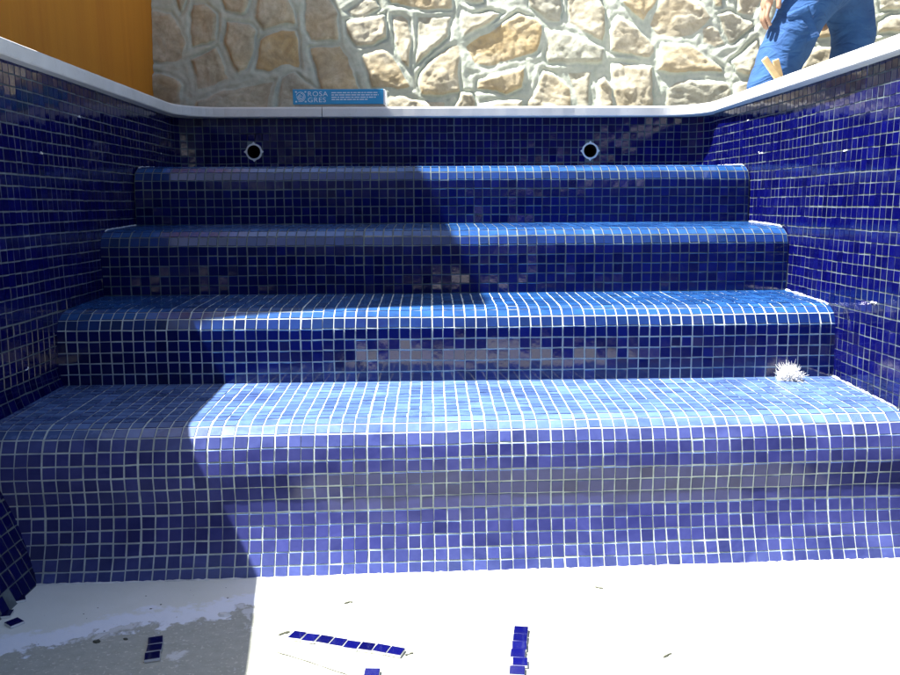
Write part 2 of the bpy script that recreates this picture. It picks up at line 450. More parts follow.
for sx in (-1, 1):
    L = side_path(sx)
    G = np.zeros((len(zs), len(L), 3))
    for i, z in enumerate(zs):
        for j, (x, y, s) in enumerate(L):
            e = cove(z, y) if (y < 2.2 and sx < 0) else 0.0
            bow = 0.004 * math.sin(y * 4.1 + sx) + 0.003 * math.sin(z * 7.0 + y * 2)
            G[i, j] = (x - s * (e + (bow if y < YB - RC else 0)), y, z)
    mb = MB()
    mosaic(mb, G, flip=(sx < 0), rseed=31 + sx, tilt=0.00010, lift=0.0011, jitter=0.0009,
           skip=lambda i, j: buried(G[i, j, 0], G[i, j, 1], G[i, j, 2]),
           bare=lambda i, j: (sx < 0 and i == len(zs) - 2 and G[i, j, 1] < 1.53 and (j * 5) % 11 < 4))
    # core of the wall behind the tiles and its run towards the deep end
    x0, x1 = sorted((sx * (H + 0.012), sx * 1.165))
    mb.box(x0, x1, -4.6, YB + 0.2, -0.2, ZC - 0.003, 3)
    xa = sx * (H + 0.004)
    mb.box(*sorted((xa, sx * (H + 0.0118))), -4.6, -0.002, -0.1, ZC - 0.004, 0, 0.4)
    # lumps of grout left on the glaze
    rr = np.random.default_rng(60 + sx)
    for q in range(13 if sx > 0 else 7):
        y = rr.uniform(1.75, 3.0); z = rr.choice(zs[2:30])
        if buried(sx * H, y, z - 0.03): continue
        w = rr.uniform(0.006, 0.03)
        bow = 0.004 * math.sin(y * 4.1 + sx) + 0.003 * math.sin(z * 7.0 + y * 2)
        pth = [(sx * (H - bow - 0.0012), y + w * t, z + 0.0015 * rr.normal()) for t in np.linspace(0, 1, 6)]
        mb.tube(pth, list(0.0019 * (0.3 + rr.random(6))), 5, 2)
    walls[sx] = mb.build("pool_wall", [M["tile_wall"], M["grout"], M["bead"], M["cement"]])
tag(walls[-1], "shaded blue mosaic side wall of the pool below the orange wall", "pool wall", kind="thing")
tag(walls[1], "sunlit cobalt mosaic side wall of the pool beside the person in blue trousers", "pool wall", kind="thing")

HOLES = [(-0.692, 0.938), (0.541, 0.937)]
RH, RR_ = 0.0238, 0.030
xb = np.linspace(-(H - RC), H - RC, int(round(2 * (H - RC) / P)) + 1)
zb = zs[zs > TREAD[0] - 0.06]
G = np.zeros((len(zb), len(xb), 3))
G[:, :, 0] = xb[None, :]; G[:, :, 1] = YB + 0.002 * np.sin(xb * 5)[None, :]; G[:, :, 2] = zb[:, None]
def hole(c):
    mx = sum(p.x for p in c) / 4; mz = sum(p.z for p in c) / 4
    for hx, hz in HOLES:
        if abs(mx - hx) < 0.052 and abs(mz - hz) < 0.052: return Vector((hx, YB, hz)), RR_
    return None
mb = MB()
mosaic(mb, G, flip=True, rseed=34, hole=hole, jitter=0.0008)
for hx, hz in HOLES:
    js = [j for j in range(len(xb) - 1) if abs((xb[j] + xb[j + 1]) / 2 - hx) < 0.052]
    iz = [i for i in range(len(zb) - 1) if abs((zb[i] + zb[i + 1]) / 2 - hz) < 0.052]
    x0, x1 = xb[js[0]] - 0.001, xb[js[-1] + 1] + 0.001; z1, z0 = zb[iz[0]] + 0.001, zb[iz[-1] + 1] - 0.001
    nn = 48
    for q in range(nn):
        pr = []
        for t in (q, q + 1):
            a = 2 * math.pi * t / nn; ca, sa = math.cos(a), math.sin(a)
            tx = ((x1 - hx) / ca if ca > 0 else (x0 - hx) / ca) if abs(ca) > 1e-6 else 1e9
            tz = ((z1 - hz) / sa if sa > 0 else (z0 - hz) / sa) if abs(sa) > 1e-6 else 1e9
            t_ = min(tx, tz)
            pr.append(((hx + RH * ca, hz + RH * sa), (hx + t_ * ca, hz + t_ * sa)))
        (a1, b1), (a2, b2) = pr
        mb.quad((a1[0], YB + 0.0005, a1[1]), (a2[0], YB + 0.0005, a2[1]), (b2[0], YB + 0.0005, b2[1]), (b1[0], YB + 0.0005, b1[1]), 1)
mb.box(-1.163, 1.163, YB + 0.20, YB + 0.215, -0.2, ZC - 0.005, 2)
bw = mb.build("pool_wall", [M["tile_wall"], M["grout"], M["cement"]])
tag(bw, "low strip of dark blue mosaic wall behind the steps with two round holes", "pool wall", kind="thing")

for q, (hx, hz) in enumerate(HOLES):
    t = empty("pool_inlet", (hx, YB, hz))
    tag(t, ["black round water inlet in the back wall below the blue box", "black round water inlet in the back wall nearer the person in blue trousers"][q], "water inlet", "water inlets in the back wall")
    mb = MB(); n = 32
    for s in range(n):
        a, c2 = 2 * math.pi * s / n, 2 * math.pi * (s + 1) / n
        pa, pb = (math.cos(a), math.sin(a)), (math.cos(c2), math.sin(c2))
        mb.quad((pa[0] * RH, -0.001, pa[1] * RH), (pb[0] * RH, -0.001, pb[1] * RH), (pb[0] * RH, 0.16, pb[1] * RH), (pa[0] * RH, 0.16, pa[1] * RH))
    mb.poly([(RH * math.cos(2 * math.pi * s / n), 0.159, RH * math.sin(2 * math.pi * s / n)) for s in range(n)])
    mb.build("pipe", M["dark"], t, smooth=True)
    mb = MB(); rr = np.random.default_rng(70 + q)
    wob = [0.0295 + 0.002 * rr.random() + (0.006 if s % 8 == 0 else 0) for s in range(n)]
    for s in range(n):
        e = (s + 1) % n
        pa, pb = (math.cos(2 * math.pi * s / n), math.sin(2 * math.pi * s / n)), (math.cos(2 * math.pi * e / n), math.sin(2 * math.pi * e / n))
        ri = RH + 0.0002
        mb.quad((pa[0] * ri, -0.003, pa[1] * ri), (pa[0] * wob[s], -0.0016, pa[1] * wob[s]), (pb[0] * wob[e], -0.0016, pb[1] * wob[e]), (pb[0] * ri, -0.003, pb[1] * ri))
        mb.quad((pa[0] * ri, -0.003, pa[1] * ri), (pb[0] * ri, -0.003, pb[1] * ri), (pb[0] * ri, 0.01, pb[1] * ri), (pa[0] * ri, 0.01, pa[1] * ri))
    mb.build("mortar_ring", M["bead"], t)

# far end of the pool and its floor (only ever seen mirrored in the glaze)
mb = MB(); mb.box(-H, H, -4.62, -4.6, -0.1, ZC - 0.004, 0, 0.4); mb.box(-1.16, 1.16, -4.82, -4.622, -0.2, ZC - 0.005, 1)
tag(mb.build("pool_wall", [M["tile_wall"], M["cement"]]), "plain blue end wall of the pool opposite the steps", "pool wall", kind="thing")

# floor
mb = MB()
nx, ny = 60, 120
X = np.linspace(-H, H, nx); Yv = np.linspace(-0.8, 1.95, ny)
def floor_z(x, y): return 0.003 * fbm(np.array([x * 3.0]), np.array([y * 3.0]), 5)[0] * (1 if y < 1.5 else max(0, (1.6 - y) / 0.1))
base = [(x, y, floor_z(x, y)) for y in Yv for x in X]
mb.v = base
for j in range(ny - 1):
    for i in range(nx - 1):
        a = j * nx + i; mb.f.append((a, a + 1, a + nx + 1, a + nx)); mb.m.append(0); mb.r.append(0.5)
tag(mb.build("pool_floor", M["floor"], smooth=True), "white skimmed pool floor worn to grey screed near the corner", kind="structure")

mb = MB(); mb.quad((-H, -3.1, 0.004), (H, -3.1, 0.004), (H, -0.801, 0.004), (-H, -0.801, 0.004), 0, 0.4); mb.quad((-H, -4.6, 0.004), (H, -4.6, 0.004), (H, -3.101, 0.004), (-H, -3.101, 0.004), 1, 0.4)
tag(mb.build("pool_floor", [M["tile_wall"], M["cement"]]), "blue finished floor of the pool towards the deep end", kind="structure")
# ------------------------------------------------------------------ coping
def coping(path, name, label):
    """path: inner edge in plan, list of ((x, y), outward unit normal)"""
    prof = [(0.03, ZC), (0.002, ZC + 0.001), (0.0, ZC + 0.004), (0.0, ZC + 0.030), (0.0015, ZC + 0.0345), (0.006, ZC + 0.037), (0.03, ZC + 0.0385), (0.225, ZC + 0.038), (0.228, ZC + 0.034), (0.228, ZC)]
    mb = MB(); n = len(prof)
    rr = np.random.default_rng(len(path))
    for (x, y), (nx_, ny_) in path:
        d = 0.0006 * rr.normal()
        for o, z in prof: mb.v.append((x + nx_ * (o + d), y + ny_ * (o + d), z))
    for k in range(len(path) - 1):
        for q in range(n):
            a = k * n + q; c2 = k * n + (q + 1) % n
            mb.f.append((a, c2, c2 + n, a + n)); mb.m.append(0); mb.r.append(0.5)
    mb.f.append(tuple(range(n))[::-1]); mb.m.append(0); mb.r.append(0.5)
    e = (len(path) - 1) * n
    mb.f.append(tuple(e + q for q in range(n))); mb.m.append(0); mb.r.append(0.5)
    return tag(mb.build(name, M["coping"]), label, "coping stone", "pale coping stones round the pool rim", "thing")
OV = 0.028; rc = 0.15
xi, yi = H - OV, YB - OV
def corner(sx, rev=False):
    L = []
    for a in range(0, 19):
        t = math.pi / 2 * a / 18
        L.append(((sx * (xi - rc + rc * math.cos(t)), yi - rc + rc * math.sin(t)), (sx * math.cos(t), math.sin(t))))
    return L[::-1] if rev else L
XJ = -0.437
left = [((-xi, y), (-1, 0)) for y in np.linspace(1.62, yi - rc - 0.02, 40)] + corner(-1) + [((x, yi), (0, 1)) for x in np.linspace(-xi + rc + 0.02, XJ - 0.0013, 12)]
right = [((x, yi), (0, 1)) for x in np.linspace(XJ + 0.0013, xi - rc - 0.02, 30)] + corner(1, True) + [((xi, y), (1, 0)) for y in np.linspace(yi - rc - 0.02, 2.02, 30)]
coping(left, "coping_stone", "shaded coping stone curving round the corner by the orange wall")
coping(right, "coping_stone", "long pale coping stone running from the blue box round the corner by the person")
coping([((xi, y), (1, 0)) for y in np.linspace(2.016, 0.6, 20)], "coping_stone", "sunlit white coping stone on the near end of the bright blue side wall")
coping([((-xi + 0.15 * (1.57 - y), y), (-1, 0)) for y in np.linspace(0.62, 1.6195, 20)], "coping_stone", "unseen coping stone turned askew to shape the shadow edge, near end of the shaded side wall")  # out of view; its angle is made up to bend the floor's shadow edge
coping([((-xi, y), (-1, 0)) for y in np.linspace(-4.6, 0.6195, 30)], "coping_stone", "pale coping stone on the shaded side wall towards the deep end")
coping([((xi, y), (1, 0)) for y in np.linspace(0.596, -4.6, 30)], "coping_stone", "pale coping stone on the sunny side wall towards the deep end")

# ------------------------------------------------------------------ ground, orange wall, added dark wall behind
mb = MB()
B = 60
for x0, x1, y0, y1 in ((-B, -1.16, -B, B), (1.16, B, -B, B), (-1.16, 1.16, YB + 0.21, B), (-1.16, 1.16, -B, -4.81)):
    mb.quad((x0, y0, ZG), (x1, y0, ZG), (x1, y1, ZG), (x0, y1, ZG))
tag(mb.build("ground", M["ground"]), kind="structure")

YW = 3.7      # stone wall at eye height; it leans back as it rises
LEAN = 0.105
mb = MB()
mb.box(-1.50, -1.205, 1.995, YW + 0.5, ZG - 0.1, 3.16, 0)
ow = mb.build("orange_wall", M["ochre"], bevel=0.008)
tag(ow, "tall orange plastered wall rising behind the shaded coping", "wall", kind="thing")

mb = MB()
mb.box(-7, 7, -5.9, -5.6, ZG - 0.1, 3.1, 0)  # unseen wall, added to give the glazed risers something dark to mirror
tag(mb.build("added_dark_wall", simple("dark_wall_render", (0.075, 0.078, 0.085), 0.9, 0.2, 2), bevel=0.01), "added unseen dark grey wall beyond the deep end for the tiles to mirror", "wall", kind="thing")

# hedge added out of view: blocks low sky and darkens what the glaze mirrors
r = np.random.default_rng(15)
hd = empty("added_hedge", (4.6, -1.0, ZG))
tag(hd, "added unseen dark green hedge blocking the low sky beside the pool", "hedge")
mb = MB(); mb.box(-0.35, 0.35, -4.5, 4.2, 0, 2.7)
mb.build("branches", simple("dark_twigs", (0.02, 0.022, 0.012), 0.9), hd)
mb = MB()
for q in range(9000):
    f_ = r.random()
    if f_ < 0.75: p = Vector((-0.36 + r.normal(0, 0.05), r.uniform(-4.5, 4.2), r.uniform(0, 2.75)))
    else: p = Vector((r.uniform(-0.38, 0.38), r.uniform(-4.5, 4.2), 2.72 + r.normal(0, 0.05)))
    a_ = Vector(r.normal(0, 1, 3)).normalized(); b_ = a_.cross(Vector(r.normal(0, 1, 3))).normalized(); L = r.uniform(0.04, 0.08)
    mb.quad(p - a_ * L, p - b_ * L * 0.45, p + a_ * L, p + b_ * L * 0.45, 0, float(r.random()))
mb.build("leaves", simple("hedge_leaf", (0.035, 0.07, 0.02), 0.5, 0.4, 8, 0), hd)

# ------------------------------------------------------------------ rubble stone wall
CAM = dict(cx=-0.0484, cz=0.7434, yaw=0.0217, pitch=0.1549, roll=-0.0054, f=850.0)
def cam_axes():
    ya, pi_, ro = CAM["yaw"], CAM["pitch"], CAM["roll"]
    f = np.array([math.sin(ya) * math.cos(pi_), math.cos(ya) * math.cos(pi_), -math.sin(pi_)])
    r = np.array([math.cos(ya), -math.sin(ya), 0]); u = np.cross(r, f)
    return f, r * math.cos(ro) + u * math.sin(ro), -r * math.sin(ro) + u * math.cos(ro)
AX = cam_axes()
# outlines of the stones in metres on the wall face: survey marks (a, b) -> (x, z)
def on_wall(px, py):
    d = AX[0] + AX[1] * (px - 450) / CAM["f"] - AX[2] * (py - 337.5) / CAM["f"]
    t = (YW - LEAN * 0.4) / (d[1] - LEAN * d[2])      # face: y = YW + LEAN * (z - cz - 0.4)
    return CAM["cx"] + d[0] * t, CAM["cz"] + d[2] * t
S = [
 (150, .45, [(0,45),(95,50),(125,95),(168,190),(160,275),(105,288),(-12,280)]), (150, .60, [(-12,310),(60,325),(140,355),(160,380),(150,430),(140,560),(-12,560)]),
 (150, .45, [(105,-40),(170,-40),(170,0),(155,50),(135,70),(115,30)]), (150, .50, [(190,15),(255,15),(305,70),(310,180),(265,205),(180,225),(170,150),(178,60)]),
 (150, .50, [(180,270),(310,200),(335,260),(350,330),(370,360),(290,395),(205,410),(200,350)]), (150, .50, [(285,-60),(460,-60),(460,0),(440,60),(420,72),(335,60)]),
 (150, .62, [(335,95),(450,100),(485,130),(480,230),(450,310),(395,340),(370,290),(330,190)]), (150, .50, [(480,-30),(610,-30),(660,60),(670,120),(590,120),(510,145),(465,85)]),
 (150, .85, [(490,170),(600,125),(665,130),(690,310),(610,305),(530,335),(470,315)]), (150, .42, [(205,450),(400,385),(565,355),(555,400),(510,600),(190,600)]),
 (150, .30, [(585,350),(650,315),(760,400),(780,600),(545,600)]), (150, .48, [(690,-50),(790,-50),(850,60),(860,180),(800,185),(720,190),(690,130)]),
 (150, .66, [(710,205),(860,195),(900,260),(945,400),(960,560),(800,560),(740,310)]),
 (330, .40, [(60,90),(150,70),(250,60),(265,110),(260,170),(190,215),(120,215),(75,160)]), (330, .30, [(60,50),(160,-10),(210,0),(235,45),(150,92),(85,75)]),
 (330, .48, [(275,70),(330,60),(365,90),(370,180),(370,330),(320,280),(280,190)]), (330, .60, [(135,245),(235,215),(260,220),(330,310),(380,400),(300,410),(180,400)]),
 (330, .35, [(385,70),(560,65),(545,110),(540,170),(440,260),(385,315)]), (330, .50, [(400,330),(450,265),(560,190),(585,200),(590,420),(500,440),(400,425),(390,380)]),
 (330, .70, [(245,-50),(560,-50),(560,55),(420,50),(340,30),(270,25)]), (330, .42, [(250,580),(260,430),(330,415),(400,440),(530,450),(515,580)]),
 (330, .45, [(535,580),(575,405),(640,410),(660,450),(660,580)]), (330, .22, [(585,35),(640,60),(720,50),(790,60),(720,120),(595,185),(575,110)]),
 (330, .70, [(600,205),(720,135),(850,50),(925,75),(965,110),(960,170),(940,240),(850,275),(700,310),(640,300)]), (330, .25, [(585,-40),(700,-40),(700,20),(600,15)]),
 (330, .75, [(650,360),(720,330),(880,300),(870,400),(800,430),(650,410)]), (330, .40, [(665,455),(800,440),(870,440),(870,580),(665,580)]),
 (520, .25, [(20,-40),(185,-40),(195,50),(190,105),(120,100),(40,35)]),
 (520, .50, [(200,-40),(340,-40),(390,40),(395,130),(380,205),(300,165),(210,110),(205,50)]), (520, .12, [(125,120),(210,140),(300,175),(385,215),(370,290),(120,290),(105,250)]),
 (520, .55, [(95,300),(150,320),(230,400),(250,580),(30,580),(25,450),(70,390)]), (520, .20, [(205,310),(330,320),(320,400),(320,580),(262,580),(250,470)]),
 (520, .40, [(345,360),(380,330),(420,400),(430,580),(335,580)]), (520, .50, [(400,275),(500,280),(600,295),(605,580),(440,580),(400,340)]),
 (520, .52, [(436,65),(520,110),(610,200),(615,235),(580,275),(480,255),(400,240),(400,140)]), (520, .66, [(440,10),(480,-40),(640,-40),(620,20),(555,100),(500,70)]),
 (520, .48, [(650,-30),(740,-30),(850,60),(860,90),(780,170),(620,175),(570,110)]), (520, .74, [(630,190),(750,190),(820,230),(900,290),(925,335),(610,335)]),
 (520, .35, [(650,400),(690,360),(760,350),(930,370),(960,410),(900,580),(640,580)]),
 (700, .40, [(65,60),(130,40),(190,70),(245,90),(255,120),(150,200),(130,205),(90,140)]), (700, .50, [(0,120),(50,105),(90,145),(125,200),(60,225),(0,200)]),
 (700, .40, [(-40,-20),(0,0),(40,55),(55,88),(0,108),(-20,60)]), (700, .45, [(35,-40),(110,-40),(100,30),(60,40)]), (700, .45, [(150,-40),(300,-40),(240,80),(160,60)]),
 (700, .40, [(130,275),(260,160),(290,250),(220,350),(150,325)]), (700, .40, [(150,370),(330,300),(330,520),(140,520)]), (700, .64, [(540,100),(600,50),(650,90),(640,170),(500,190)]),
 (700, .40, [(470,215),(640,200),(660,330),(430,330)]), (700, .45, [(790,95),(860,60),(960,60),(960,150),(790,160)]), (700, .40, [(800,-40),(960,-40),(960,45),(810,60)]),
 (700, .45, [(320,-60),(560,-60),(540,60),(420,170),(330,90)]), (700, .42, [(780,190),(960,170),(960,330),(760,330)]),
]
polys = []
for x0, hue_, pts in S:
    polys.append((np.array([on_wall(x0 + a / 4.5, b_ / 4.5) for a, b_ in pts]), hue_))
GX0, GX1, GZ0, GZ1 = -1.204, 3.3, ZG - 0.05, 2.3
st = 0.0065
gx = np.arange(GX0, GX1, st); gz = np.arange(GZ0, GZ1, st)
XX, ZZ = np.meshgrid(gx, gz)
wx = XX + 0.012 * fbm(XX * 14, ZZ * 14, 200, 3); wz = ZZ + 0.012 * fbm(XX * 14, ZZ * 14, 210, 3)
best = np.full(XX.shape, 1e3); idx = np.full(XX.shape, -1)
for pi_, (pg, hue_) in enumerate(polys):
    x0, z0 = pg.min(0) - 0.06; x1, z1 = pg.max(0) + 0.06
    sel = (wx > x0) & (wx < x1) & (wz > z0) & (wz < z1)
    if not sel.any(): continue
    px, pz = wx[sel], wz[sel]
    d = np.full(px.shape, 1e9); ins = np.zeros(px.shape, bool)
    for a in range(len(pg)):
        ax, az = pg[a]; bx, bz = pg[(a + 1) % len(pg)]
        ex, ez = bx - ax, bz - az
        t = np.clip(((px - ax) * ex + (pz - az) * ez) / (ex * ex + ez * ez + 1e-12), 0, 1)
        d = np.minimum(d, np.hypot(px - ax - t * ex, pz - az - t * ez))
        cr = ((az > pz) != (bz > pz)) & (px < (bx - ax) * (pz - az) / (bz - az + 1e-12) + ax)
        ins ^= cr
    sd = np.where(ins, -d, d)
    cur = best[sel]; up = sd < cur
    tmp = idx[sel]; tmp[up] = pi_; idx[sel] = tmp
    best[sel] = np.minimum(cur, sd)
hues = [h_ for _, h_ in polys]; cents = [p.mean(0) for p, _ in polys]
# the wall goes on beyond the surveyed stones
far = (ZZ > 1.66) | (XX > 1.95) | (ZZ < 1.02)
seeds = []
for a in np.arange(GX0 - 0.1, GX1 + 0.2, 0.25):
    for q, c2 in enumerate(np.arange(GZ0 - 0.1, GZ1 + 0.2, 0.21)):
        seeds.append((a + RNG.uniform(-0.09, 0.09) + 0.12 * (q % 2), c2 + RNG.uniform(-0.07, 0.07)))
seeds = np.array(seeds)
fi = np.argwhere(far)
px, pz = wx[far], wz[far]
d1 = np.full(px.shape, 1e9); d2 = np.full(px.shape, 1e9); i1 = np.zeros(px.shape, int)
for q, (sx_, sz_) in enumerate(seeds):
    dd = np.hypot(px - sx_, pz - sz_)
    nw = dd < d1
    d2 = np.where(nw, d1, np.minimum(d2, dd)); i1 = np.where(nw, q, i1); d1 = np.where(nw, dd, d1)
vd = -(d2 - d1) / 2 + 0.016
cur = best[far]; tmp = idx[far]
use = (cur > 0.03)
tmp[use] = i1[use] + len(polys); cur = np.where(use, vd, cur)
best[far] = cur; idx[far] = tmp
hues = np.array(hues + list(RNG.uniform(0.15, 0.85, len(seeds))) + [0.5])
cents = np.array(list(cents) + [tuple(s_) for s_ in seeds] + [(0, 0)])
nst = len(cents)
tx = RNG.normal(0, 0.05, nst); tz = RNG.normal(0, 0.06, nst); hb = RNG.uniform(0.006, 0.015, nst)
mask = np.clip(-best / 0.022, 0, 1); mask = mask * mask * (3 - 2 * mask)
k = idx
rough = 0.010 * fbm(XX * 9, ZZ * 9, 300, 5) + 0.008 * np.abs(fbm(XX * 16 + ZZ * 5, ZZ * 20, 320, 4))
facet = np.round(fbm(XX * 5 + 7, ZZ * 7, 340, 2) * 5) / 5 * 0.014
crack = np.exp(-((best + 0.004) / 0.0055) ** 2) * np.clip(vnoise(XX * 9, ZZ * 9, 371) * 3 + 0.35, 0, 1)
hgt = mask * (hb[k] + tx[k] * (XX - cents[k][..., 0]) + tz[k] * (ZZ - cents[k][..., 1]) + rough + facet)
ridge = (1 - mask) * (0.004 + 0.003 * np.clip(1 - np.abs(best - 0.014) / 0.014, 0, 1) + 0.006 * fbm(XX * 22, ZZ * 22, 360, 3))
YY = YW + LEAN * (ZZ - CAM["cz"] - 0.4) - np.maximum(hgt, -0.005) - ridge + 0.011 * crack
verts = np.stack([XX, YY, ZZ], -1).reshape(-1, 3)
nz_, nx_ = XX.shape
a = (np.arange(nz_ - 1)[:, None] * nx_ + np.arange(nx_ - 1)[None, :]).ravel()
faces = np.stack([a, a + 1, a + nx_ + 1, a + nx_], -1)
me = bpy.data.meshes.new("stone_wall")
V0 = [tuple(p) for p in verts]; F0 = [tuple(int(q) for q in f) for f in faces]
n0 = len(V0)   # solid back, top and ends
bx = [(GX0, YW + 0.55, GZ0), (float(gx[-1]), YW + 0.55, GZ0), (float(gx[-1]), YW + 0.55, float(gz[-1])), (GX0, YW + 0.55, float(gz[-1]))]
V0 += bx
F0 += [(n0 + 1, n0, n0 + 3, n0 + 2)]
F0 += [tuple([(nz_ - 1) * nx_ + i for i in range(nx_)] + [n0 + 2, n0 + 3])]
F0 += [tuple([i * nx_ + nx_ - 1 for i in range(nz_)][::-1] + [n0 + 2, n0 + 1][::1])]
me.from_pydata(V0, [], F0)
me.polygons.foreach_set("use_smooth", np.ones(len(F0), dtype=bool))
for nm, arr in (("stone", mask), ("hue", hues[k])):
    at = me.attributes.new(nm, "FLOAT", "POINT")
    at.data.foreach_set("value", np.concatenate([arr.ravel(), [0, 0, 0, 0]]).astype(np.float32))
me.materials.append(M["stone"]); me.validate(); me.update()
sw = bpy.data.objects.new("stone_wall", me); COL.objects.link(sw)
tag(sw, "rough wall of irregular tan stones in pale mortar behind the pool", "wall", kind="thing")

# ------------------------------------------------------------------ box of tiles on the coping
ZT = ZC + 0.0388
bx = empty("tile_box", (-0.376, 3.178, ZT), math.radians(-1.0))
tag(bx, "flat blue cardboard box with white lettering lying on the back coping", "box")
w, dp, hh = 0.334, 0.10, 0.062
mb = MB(); mb.box(-w / 2, w / 2 - 0.007, 0, dp, 0.009, hh, 0)
mb.build("carton", M["box_blue"], bx, bevel=0.0015)
mb = MB(); mb.box(-w / 2 + 0.006, w / 2 - 0.002, 0.003, dp - 0.003, 0.0, 0.0088, 0)
mb.build("tray", M["card"], bx, bevel=0.001)
mb = MB(); mb.box(w / 2 - 0.0068, w / 2, 0.001, dp - 0.001, 0.006, hh - 0.001, 0)
mb.build("end_flap", M["white_card"], bx, bevel=0.001)
def lettering(body, x, z, size, sxx=1.0):
    c = bpy.data.curves.new("lettering", "FONT"); c.body = body; c.size = size; c.extrude = 0.0002; c.space_character = 1.12
    o = bpy.data.objects.new("lettering", c); COL.objects.link(o); o.parent = bx
    o.location = (x, -0.0006, z); o.rotation_euler = (math.radians(90), 0, 0); o.scale = (sxx, 1, 1)
    me = bpy.data.meshes.new_from_object(o.evaluated_get(bpy.context.evaluated_depsgraph_get()))
    me.name = "lettering"; me.materials.clear(); me.materials.append(M["white_print"])
    q = bpy.data.objects.new("lettering", me); COL.objects.link(q); q.parent = bx
    q.location = o.location; q.rotation_euler = o.rotation_euler; q.scale = o.scale
    bpy.data.objects.remove(o); return q
lettering("ROSA", -w / 2 + 0.053, 0.0375, 0.0235, 1.15)
lettering("GRES", -w / 2 + 0.053, 0.0165, 0.0235, 1.15)
mb = MB(); rr = np.random.default_rng(5)
for q, (z, L) in enumerate(((0.0475, 0.168), (0.0395, 0.170), (0.0315, 0.160), (0.0235, 0.130))):
    x = -w / 2 + 0.140
    end = x + L
    while x < end:
        wl = rr.uniform(0.006, 0.02); mb.box(x, min(x + wl, end), -0.0005, -0.0001, z, z + 0.0034); x += wl + 0.003
mb.build("small_print", M["white_print"], bx)
mb = MB()     # woven emblem beside the name
ex, ez = -w / 2 + 0.011, 0.018
for q in range(4):
    r1 = 0.004 + q * 0.0042
    pts = [(ex + 0.017 + r1 * math.cos(a_), -0.0006, ez + 0.017 + r1 * math.sin(a_)) for a_ in np.linspace(0.3 + q * 1.3, 5.2 + q * 1.3, 18)]
    mb.tube(pts, 0.0011, 5)
for cxx, czz in ((0, 0), (0.034, 0), (0, 0.034), (0.034, 0.034)):
    mb.box(ex + cxx - 0.002, ex + cxx + 0.004, -0.0005, -0.0001, ez + czz - 0.002, ez + czz + 0.003)
mb.build("emblem", M["white_print"], bx)

# ------------------------------------------------------------------ bits on the floor and the steps
def loose_tile(mb, M4, broken=0.0, seed=0):
    """one glazed tile 24 mm, with its pale backing"""
    r = np.random.default_rng(seed); a = 0.0122
    cs = [(-a, -a), (a, -a), (a, a), (-a, a)]
    if broken: cs = [(-a, -a), (a, -a), (a, a * (1 - broken)), (a * 0.2, a), (-a, a * 0.7)]
    def T(x, y, z): return tuple(M4 @ Vector((x, y, z)))
    k = len(mb.v); n = len(cs); rv = float(r.random())
    mb.v += [T(x, y, 0.0) for x, y in cs] + [T(x, y, 0.0042) for x, y in cs] + [T(x * 0.93, y * 0.93, 0.005) for x, y in cs]
    for e in range(n):
        f = (e + 1) % n
        mb.f.append((k + e, k + f, k + n + f, k + n + e)); mb.m.append(1); mb.r.append(rv)
        mb.f.append((k + n + e, k + n + f, k + 2 * n + f, k + 2 * n + e)); mb.m.append(0); mb.r.append(rv)
    mb.f.append(tuple(k + 2 * n + q for q in range(n))); mb.m.append(0); mb.r.append(rv)
    mb.f.append(tuple(k + q for q in reversed(range(n)))); mb.m.append(1); mb.r.append(rv)
def strip(p0, p1, n, label, seed, z=0.0, wob=0.0008):
    r = np.random.default_rng(seed)
    p0, p1 = Vector(p0), Vector(p1); d = p1 - p0; ang = math.atan2(d.y, d.x)
    o = empty("tile_strip", (p0.x, p0.y, max(floor_z(p0.x, p0.y), floor_z(p1.x, p1.y)) + 0.0006), ang)
    tag(o, label, "tile strip", "leftover strips of blue mosaic on the pool floor")
    mb = MB(); bk = MB()
    stepd = 0.0262
    for q in range(n):
        M4 = Matrix.Translation((q * stepd + 0.0, r.normal(0, wob), 0.001)) @ Matrix.Rotation(r.normal(0, 0.03), 4, "Z") @ Matrix.Rotation(r.normal(0, 0.03), 4, "Y")
        loose_tile(mb, M4, seed=seed + q)
    mb.build("tiles", [M["tile_loose"], M["bead"]], o)
    bk.box(-0.0125, (n - 1) * stepd + 0.0125, -0.011, 0.011, 0.0, 0.0009)
    bk.build("backing_paper", M["mesh_back"], o)
    return o
strip((-0.287, 1.387), (-0.105, 1.326), 8, "row of eight blue mosaic tiles lying slantwise on the sunlit floor", 301)
strip((0.103, 1.392), (0.076, 1.20), 6, "row of blue mosaic tiles pointing at the viewer on the sunlit floor", 312, wob=0.0009)
strip((-0.529, 1.376), (-0.517, 1.33), 3, "short piece of three dark blue tiles on the shaded grey floor", 322)
strip((-0.150, 1.262), (-0.155, 1.2), 1, "lone blue tile lying at the near edge of the sunlit floor", 330)
for q, (x, y, a_, lb) in enumerate(((-0.872, 1.545, 0.5, "loose dark tile nearer the step at the foot of the shaded wall"), (-0.835, 1.452, 0.9, "loose dark tile farther from the step at the foot of the shaded wall"), (-0.868, 1.485, 0.2, "loose dark tile between two others at the foot of the shaded wall"))):
    mb = MB(); e = cove(0.0, y)
    M4 = Matrix.Translation((0, 0, 0)) @ Matrix.Rotation(a_, 4, "Z")
    loose_tile(mb, M4, seed=400 + q)
    o = mb.build("mosaic_tile", [M["tile_loose"], M["bead"]])
    o.location = (x + 0.03, y, floor_z(x + 0.03, y) + 0.0008)
    tag(o, lb, "tile")
